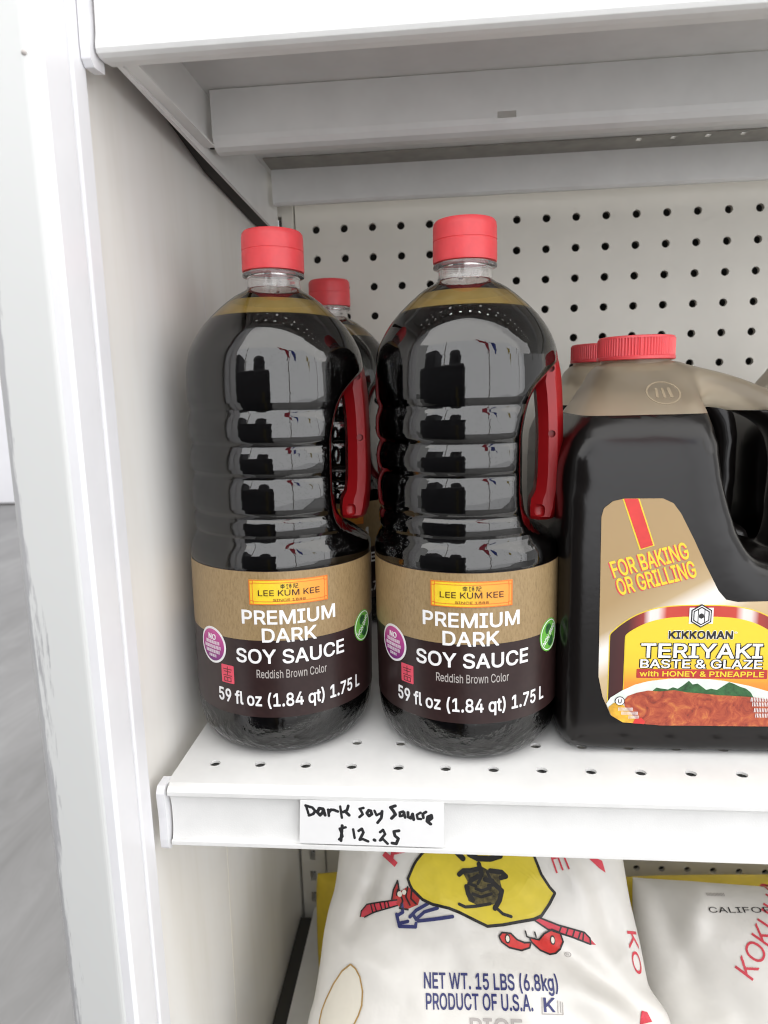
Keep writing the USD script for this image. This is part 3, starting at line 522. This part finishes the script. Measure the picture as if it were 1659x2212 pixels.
# hexagon crest
def hexa(r): return Polygon([(r * .92 * math.cos(math.radians(a)), r * math.sin(math.radians(a))) for a in range(30, 390, 60)])
hx = lambda g: affinity.translate(g, 0, .0804)
jl('crest_plate', hx(sbox(-.0060, -.0042, .0060, .0044)), 'print_white', 4); jl('crest', hx(hexa(.0064)), 'print_black', 5)
jl('crest_mark', hx(union_all([hexa(.0056).difference(hexa(.0051)), hexa(.0043).difference(union_all([hexa(.0016), stroke([(-.0016, .004), (-.0016, -.004)], .0005), stroke([(.0016, .004), (.0016, -.004)], .0005)]))])), 'print_white', 6)
for dx, dz in ((-.0003, 0), (.0003, 0), (0, .0003), (0, -.0003)): jt_('KIKKOMAN', .0322, .0041, .2790, .0680, 'print_white', 4, dx=dx, dz=dz)
jt_('KIKKOMAN', .0322, .0041, .2790, .0680, 'print_black', 5)
jt_('®', .0014, .0014, .2965, .0705, 'print_white', 5, bold=False)
for dx, dz in ((-.0005, .0002), (.0007, -.0006), (.0004, .0003), (0, -.0006)):
    jt_('TERIYAKI', .0612, .0076, .2798, .0575, 'print_black', 4, dx=dx, dz=dz); jt_('BASTE & GLAZE', .0616, .0046, .2799, .0517, 'print_black', 4, dx=dx, dz=dz * .7)
jt_('TERIYAKI', .0612, .0076, .2798, .0575, 'print_white', 5); jt_('BASTE & GLAZE', .0616, .0046, .2799, .0517, 'print_white', 5)
jl('banner', affinity.translate(sbox(-.0325, -.0021, .0330, .0021).buffer(.0004), .2803 - JX, .0484), 'print_dark_red', 4)
jt_('with HONEY & PINEAPPLE', .0630, .0028, .2805, .0470, 'print_yellow', 5)
copy(jug, (JX + .0055, .1400, .0037), 0, 'black sauce jug behind the front one, only its cap and amber shoulder showing')

copy(jug, (JX + .151, .140, .0037), 0, 'black sauce jug farthest right in the back row, cut by the picture edge')

# ------------------------------------------------------------------ rice bags on the lowest shelf
class Bag:
    """A stuffed pillow bag; (S, T) are metres across and up its front, N is the way it faces."""
    def __init__(s, O, rotz, slope, prof, H, seed, l0, l1, folds=()):
        s.folds = folds; a, c = math.radians(slope), math.radians(rotz)
        s.ex = np.array([math.cos(c), math.sin(c), 0]); b = np.array([-math.sin(c), math.cos(c), 0])
        s.eT = b * math.cos(a) + np.array([0, 0, math.sin(a)]); s.n = np.cross(s.ex, s.eT)
        s.O = np.array(O, float); s.H = H; s.seed = seed; s.l0, s.l1 = l0, l1
        s.wl, s.wr = PchipInterpolator(*zip(*[(t, l) for t, l, r in prof])), PchipInterpolator(*zip(*[(t, r) for t, l, r in prof]))
    def pt(s, S, T, side=1, off=0.0):
        S, T = np.asarray(S, float), np.asarray(T, float); l, r = s.wl(T), s.wr(T); u = np.clip(2 * (S - l) / (r - l) - 1, -1, 1)
        v = np.clip(2 * (T - s.l0) / (s.l1 - s.l0) - 1, -1, 1)
        e = ((1 - np.abs(u) ** 2.6) ** .55) * ((1 - np.abs(v) ** 6) ** .5)
        q = np.stack([S * 11, T * 11, np.full_like(S, s.seed * 3.7)], -1)
        wr = (meshkit.fbm(q, 5, s.seed) - .5) * .015 * e + (meshkit.noise(np.stack([S * 60 + T * 25, T * 14 - S * 9, S * 0 + s.seed * 1.3], -1), s.seed + 4) - .5) * .0026 * e + (meshkit.noise(np.stack([(S + T * .8) * 26, (S - T) * 5, S * 0 + s.seed], -1), s.seed + 9) - .5) * .006 * e
        for (a, b), (c, d), wd, dp in s.folds:
            t_ = np.clip(((S - a) * (c - a) + (T - b) * (d - b)) / ((c - a) ** 2 + (d - b) ** 2), 0, 1); rr = np.hypot(S - a - t_ * (c - a), T - b - t_ * (d - b))
            wr = wr + dp * np.exp(-(rr / wd) ** 2) * np.sin(np.pi * (.12 + .76 * t_))
        h = s.H * e + (wr if side > 0 else 0)
        return s.O + S[..., None] * s.ex + T[..., None] * s.eT + (side * h + off)[..., None] * s.n
    def mesh(s, nu=120, nv=130):
        u = np.sin(np.linspace(-np.pi / 2, np.pi / 2, nu)); t = np.linspace(s.l0, s.l1, nv); Uu, Tt = np.meshgrid(u, t); l, r = s.wl(Tt), s.wr(Tt); S = l + (Uu + 1) / 2 * (r - l)
        out = []
        for side in (1, -1):
            v = s.pt(S, Tt, side, np.zeros_like(S)).reshape(-1, 3); i = np.arange(nu * (nv - 1)).reshape(nv - 1, nu)[:, :-1].ravel()
            f = np.vstack([np.c_[i, i + 1, i + nu + 1], np.c_[i, i + nu + 1, i + nu]]); out.append(trimesh.Trimesh(v, f if side > 0 else f[:, ::-1], process=False))
        m_ = cat(out); m_.merge_vertices(digits_vertex=6); return m_
    def print(s, flat, size=.006, base=.0005):
        """Flat xy drawing (metres in S, T) laid on the bag's front."""
        mm = tess(flat, size); v = mm.vertices
        return trimesh.Trimesh(s.pt(v[:, 0], v[:, 1], 1, base + v[:, 2]), mm.faces, process=False)
HM = np.array([[0.000150735705655, -5.06446135729e-06, -0.138005133], [6.71156472e-06, -0.000119788139, 0.108182175], [2.30112635e-05, 0.000164933424, 1.0]])
def dr(x, y):                                          # drawing units of the bag's print -> metres on its front
    p = HM @ (x, y, 1); return (p[0] / p[2], p[1] / p[2])
BAGS = 'white rice bags on the lowest shelf'
A = Bag((.165, .04 + .0318, -.19 - .0318), 0, 45, [(-.165, -.118, .120), (-.10, -.124, .130), (-.03, -.118, .129), (.0, -.1145, .1285), (.010, -.1120, .1265), (.028, -.1100, .1165), (.047, -.1085, .1155), (.063, -.1065, .1140), (.078, -.1030, .1125), (.10, -.1015, .1120), (.13, -.0990, .110), (.165, -.096, .106)], .045, 3, -.165, .165, [((.045, .052), (.122, .000), .007, -.009), ((.082, .078), (.098, .040), .010, -.011), ((.0, .030), (.115, .012), .010, .006), ((-.09, .09), (-.02, .045), .011, -.006), ((.06, .10), (.085, .06), .008, .006), ((-.11, .05), (-.05, .02), .009, .005), ((-.06, .11), (-.085, .05), .006, -.005), ((.05, .02), (.10, -.03), .010, -.006)])
bagA = thing('rice_bag', 'white rice bag with yellow emblem and blue net weight print, under the price tag', 'rice bag', group=BAGS)
obj('sack', A.mesh(), 'bag_cream', bagA, smooth=True)
class Pr:
    def __init__(s, bag, parent): s.b, s.p = bag, parent
    def poly(s, name, pts, m, k=0, buf=0): s.geo(name, Polygon([dr(*p) for p in pts]).buffer(buf), m, k)
    def geo(s, name, g, m, k=0): obj(name, s.b.print(ext(g, .00012), .005, .0004 + .00022 * k), m, s.p)
    def line(s, name, lines, w, m, k=0): s.geo(name, union_all([stroke([dr(*p) for p in l], w * (1.35 if name == 'brush_mark' else 1)) for l in lines]), m, k)
    def words(s, t, p0, p1, hpx, m, bold=True, k=0, STT=False):
        a, b = (np.array(p0), np.array(p1)) if STT else (np.array(dr(*p0)), np.array(dr(*p1))); L = np.linalg.norm(b - a); h = hpx if STT else L * hpx / math.dist(p0, p1)
        mm = text(t, L, h, bold, .00012); ang = math.atan2(b[1] - a[1], b[0] - a[0]); mm.apply_transform(trimesh.transformations.rotation_matrix(ang, (0, 0, 1))); c = (a + b) / 2; mm.apply_translation((c[0], c[1], 0))
        obj('lettering', s.b.print(mm, .004, .0004 + .00022 * k), m, s.p)
P = Pr(A, bagA)
BLOB = [(800, 20), (730, 55), (670, 98), (640, 135), (625, 160), (597, 225), (608, 258), (620, 280), (670, 330), (720, 355), (800, 375), (850, 395), (920, 430), (985, 462), (1060, 455), (1140, 440), (1210, 428), (1250, 410), (1290, 350), (1318, 295), (1290, 265), (1250, 205), (1240, 180), (1215, 115), (1180, 60), (1100, 20), (950, -5)]
bg = Polygon([dr(*p) for p in BLOB]).buffer(-.001).buffer(.001, quad_segs=4)
P.poly('ribbon', [(358, 402), (366, 372), (395, 343), (440, 338), (520, 322), (548, 332), (548, 352), (480, 366), (430, 386), (385, 407)], 'print_crimson', 0)
P.line('ribbon_stripe', [[(362, 402), (366, 374), (394, 342), (440, 337), (545, 324)], [(385, 407), (430, 386), (548, 352)], [(415, 345), (428, 388)], [(432, 340), (446, 380)], [(462, 338), (472, 368)], [(500, 330), (508, 360)], [(485, 333), (490, 364)]], .0009, 'print_black', 1)
P.poly('bow', [(520, 322), (525, 280), (550, 235), (560, 285), (600, 262), (640, 290), (660, 320), (650, 350), (600, 368), (556, 356)], 'print_dark_red', 0)
P.line('bow_line', [[(520, 322), (528, 275), (550, 233), (560, 290)], [(560, 290), (575, 330), (560, 365), (600, 372)], [(600, 264), (590, 310), (610, 350)], [(620, 280), (615, 320), (640, 345)], [(545, 300), (550, 275)]], .0011, 'print_black', 1)
P.geo('bow_knot', union_all([Point(*dr(560, 296)).buffer(.0017), Point(*dr(582, 288)).buffer(.0015)]), 'grain_cream', 2)
P.line('bow_line', [[(545, 395), (560, 455), (638, 457)], [(548, 402), (575, 385), (570, 345)], [(610, 408), (640, 376), (700, 345)], [(650, 428), (740, 420), (818, 410)], [(625, 395), (640, 420), (680, 385), (745, 368)], [(560, 440), (600, 430)], [(636, 457), (640, 440)]], .0021, 'print_navy', 1)
P.geo('emblem', bg, 'emblem_yellow', 1); P.geo('emblem_outline', bg.buffer(.0003).difference(bg.buffer(-.0015)), 'print_black', 2)
P.geo('emblem_shade', Polygon([dr(*p) for p in [(868, 200), (905, 182), (948, 160), (985, 182), (1050, 195), (1048, 240), (1060, 290), (1040, 340), (1010, 352), (940, 356), (895, 335), (880, 290), (890, 240)]]), 'print_olive', 2)
P.line('brush_mark', [[(835, 95), (868, 128)], [(900, 108), (940, 128), (1000, 130), (1048, 115)]], .0028, 'print_black', 3)
P.line('brush_mark', [[(850, 206), (870, 188), (905, 187), (935, 180)], [(945, 155), (958, 205)], [(1000, 188), (1055, 195), (1075, 215), (1050, 222)], [(885, 265), (893, 300), (915, 330)], [(1012, 245), (1055, 285), (1045, 330), (1022, 370)], [(905, 235), (940, 215)], [(975, 230), (1010, 238)]], .0023, 'print_black', 3)
P.line('brush_mark', [[(850, 350), (880, 364), (930, 360), (1000, 348)], [(1020, 360), (1060, 397), (1100, 410)], [(930, 275), (960, 285), (1000, 270)], [(915, 300), (955, 315), (1005, 300)], [(960, 180), (955, 220), (940, 250)], [(985, 195), (1000, 225)], [(895, 250), (930, 262)], [(990, 260), (1030, 255)]], .0014, 'print_black', 3)
P.poly('ribbon', [(1215, 428), (1240, 415), (1330, 450), (1460, 485), (1500, 525), (1520, 545), (1490, 542), (1400, 508), (1280, 470)], 'print_crimson', 0)
P.line('ribbon_stripe', [[(1240, 415), (1330, 450), (1460, 485), (1488, 512)], [(1215, 428), (1280, 470), (1400, 508), (1488, 541)], [(1345, 455), (1335, 486)], [(1378, 464), (1368, 497)], [(1410, 473), (1400, 508)], [(1440, 481), (1428, 520)], [(1455, 490), (1452, 522)], [(1488, 512), (1492, 541)]], .0010, 'print_black', 1)
bw = [[(1040, 505), (1055, 486), (1098, 490), (1128, 520), (1165, 535), (1197, 533), (1190, 560), (1150, 574), (1090, 560), (1052, 532)], [(1168, 480), (1190, 510), (1236, 520), (1262, 490), (1300, 470), (1340, 486), (1358, 530), (1345, 565), (1320, 586), (1288, 592), (1240, 572), (1200, 535)]]
for b_ in bw:
    gb_ = Polygon([dr(*p) for p in b_]).buffer(-.0007).buffer(.0007); P.geo('bow', gb_, 'print_red', 1); P.geo('bow_line', gb_.buffer(.0004).difference(gb_.buffer(-.0006)), 'print_black', 2)
for x, y in ((1082, 517), (1305, 522)):
    P.geo('bow_knot_edge', affinity.scale(Point(*dr(x, y)).buffer(.0021), .8, 1.25), 'print_black', 3); P.geo('bow_knot', affinity.scale(Point(*dr(x, y)).buffer(.0014), .8, 1.25), 'grain_cream', 4)
P.line('bow_line', [[(1168, 480), (1175, 505), (1190, 512)], [(1215, 485), (1222, 508)]], .0010, 'print_black', 3)
P.words('®', (1368, 612), (1404, 612), 28, 'print_grey', False)
P.words('NET WT. 15 LBS (6.8kg)', (680, 754), (1325, 766), 62, 'print_navy'); P.words('PRODUCT OF U.S.A.', (690, 856), (1205, 862), 62, 'print_navy')
P.words('K', (1256, 866), (1312, 868), 54, 'print_navy')
P.line('faint_mark', [[(1245, 800), (1248, 878)], [(1322, 815), (1326, 872)], [(1335, 820), (1340, 872)], [(1346, 825), (1352, 880)], [(1248, 878), (1352, 882)]], .0005, 'print_grey')
P.words('RICE', (905, 990), (1158, 996), 72, 'print_grey')
P.words('K', (535, 165), (602, 75), 85, 'print_crimson'); P.words('E', (1290, 120), (1318, 200), 78, 'print_crimson', False); P.words('C', (1268, 20), (1292, 108), 78, 'print_crimson', False)
P.poly('red_corner', [(1488, 122), (1530, 118), (1558, 128), (1577, 186), (1545, 168)], 'print_crimson')
P.words('O', (1718, 575), (1744, 690), 60, 'print_crimson', False); P.words('K', (1700, 470), (1714, 560), 70, 'print_crimson', False)
P.poly('red_corner', [(1770, 872), (1800, 880), (1830, 930), (1750, 940)], 'print_crimson')
GRN = [(318, 638), (345, 660), (366, 700), (379, 770), (375, 840), (358, 890), (338, 930), (300, 1000), (150, 1010), (148, 926), (160, 870), (182, 815), (222, 738), (270, 672)]
gg = Polygon([dr(*p) for p in GRN]).buffer(-.001).buffer(.001); P.geo('grain_print', gg, 'grain_cream', 0); P.geo('grain_outline', gg.buffer(.0004).difference(gg.buffer(-.0006)), 'print_ochre', 1)

B = Bag((.40, .10 + .0318, -.2 - .0318), -3, 45, [(-.16, -.125, .12), (-.05, -.118, .118), (.0, -.112, .115), (.04, -.109, .112), (.072, -.104, .106)], .045, 8, -.16, .0575, [((-.095, .05), (-.075, -.02), .010, -.006), ((-.06, .06), (-.085, .0), .009, .004)])
bagB = thing('rice_bag', 'white rice bag at the right edge with large red letters, in front of yellow sacks', 'rice bag', group=BAGS)
obj('sack', B.mesh(), 'bag_cream', bagB, smooth=True)
Q = Pr(B, bagB)
Q.words('KOKUHO', (-.0443, -.0054), (.0007, .0546), .0115, 'print_crimson', False, STT=True)
Q.words('CALIFORNIA', (-.0625, .0340), (.0, .0385), .0036, 'print_black', False, STT=True); Q.geo('fine_print', union_all([sbox(-.0605 + .0011 * i, .0452 + .00008 * i, -.0600 + .0011 * i, .0476 + .00008 * i) for i in range(13)]), 'print_grey')
er = Point(.012, -.035).buffer(.040, 16); Q.geo('emblem', er, 'print_crimson'); Q.geo('emblem_outline', er.buffer(.0012).difference(er.buffer(-.0012)), 'print_black', 1)
YG = 'yellow sacks behind the white rice bags'
def ysack(label, O, prof, H, seed, l0, l1, rz, slope):
    t = thing('yellow_sack', label, 'sack', group=None); obj('sack', Bag(O, rz, slope, prof, H, seed, l0, l1).mesh(80, 60), 'bag_yellow', t, smooth=True); return t
ysack('yellow sack behind the right rice bag, below the bottom row of peg holes', (.44, .245, -.28), [(-.07, -.150, .20), (.02, -.146, .2), (.04, -.143, .195)], .022, 21, -.07, .034, 2, 82)
ysack('yellow sack peeping out left of the emblem rice bag beside the upright', (.10, .235, -.29), [(-.06, -.076, .08), (.02, -.078, .08), (.045, -.076, .08)], .022, 22, -.06, .040, 0, 80)
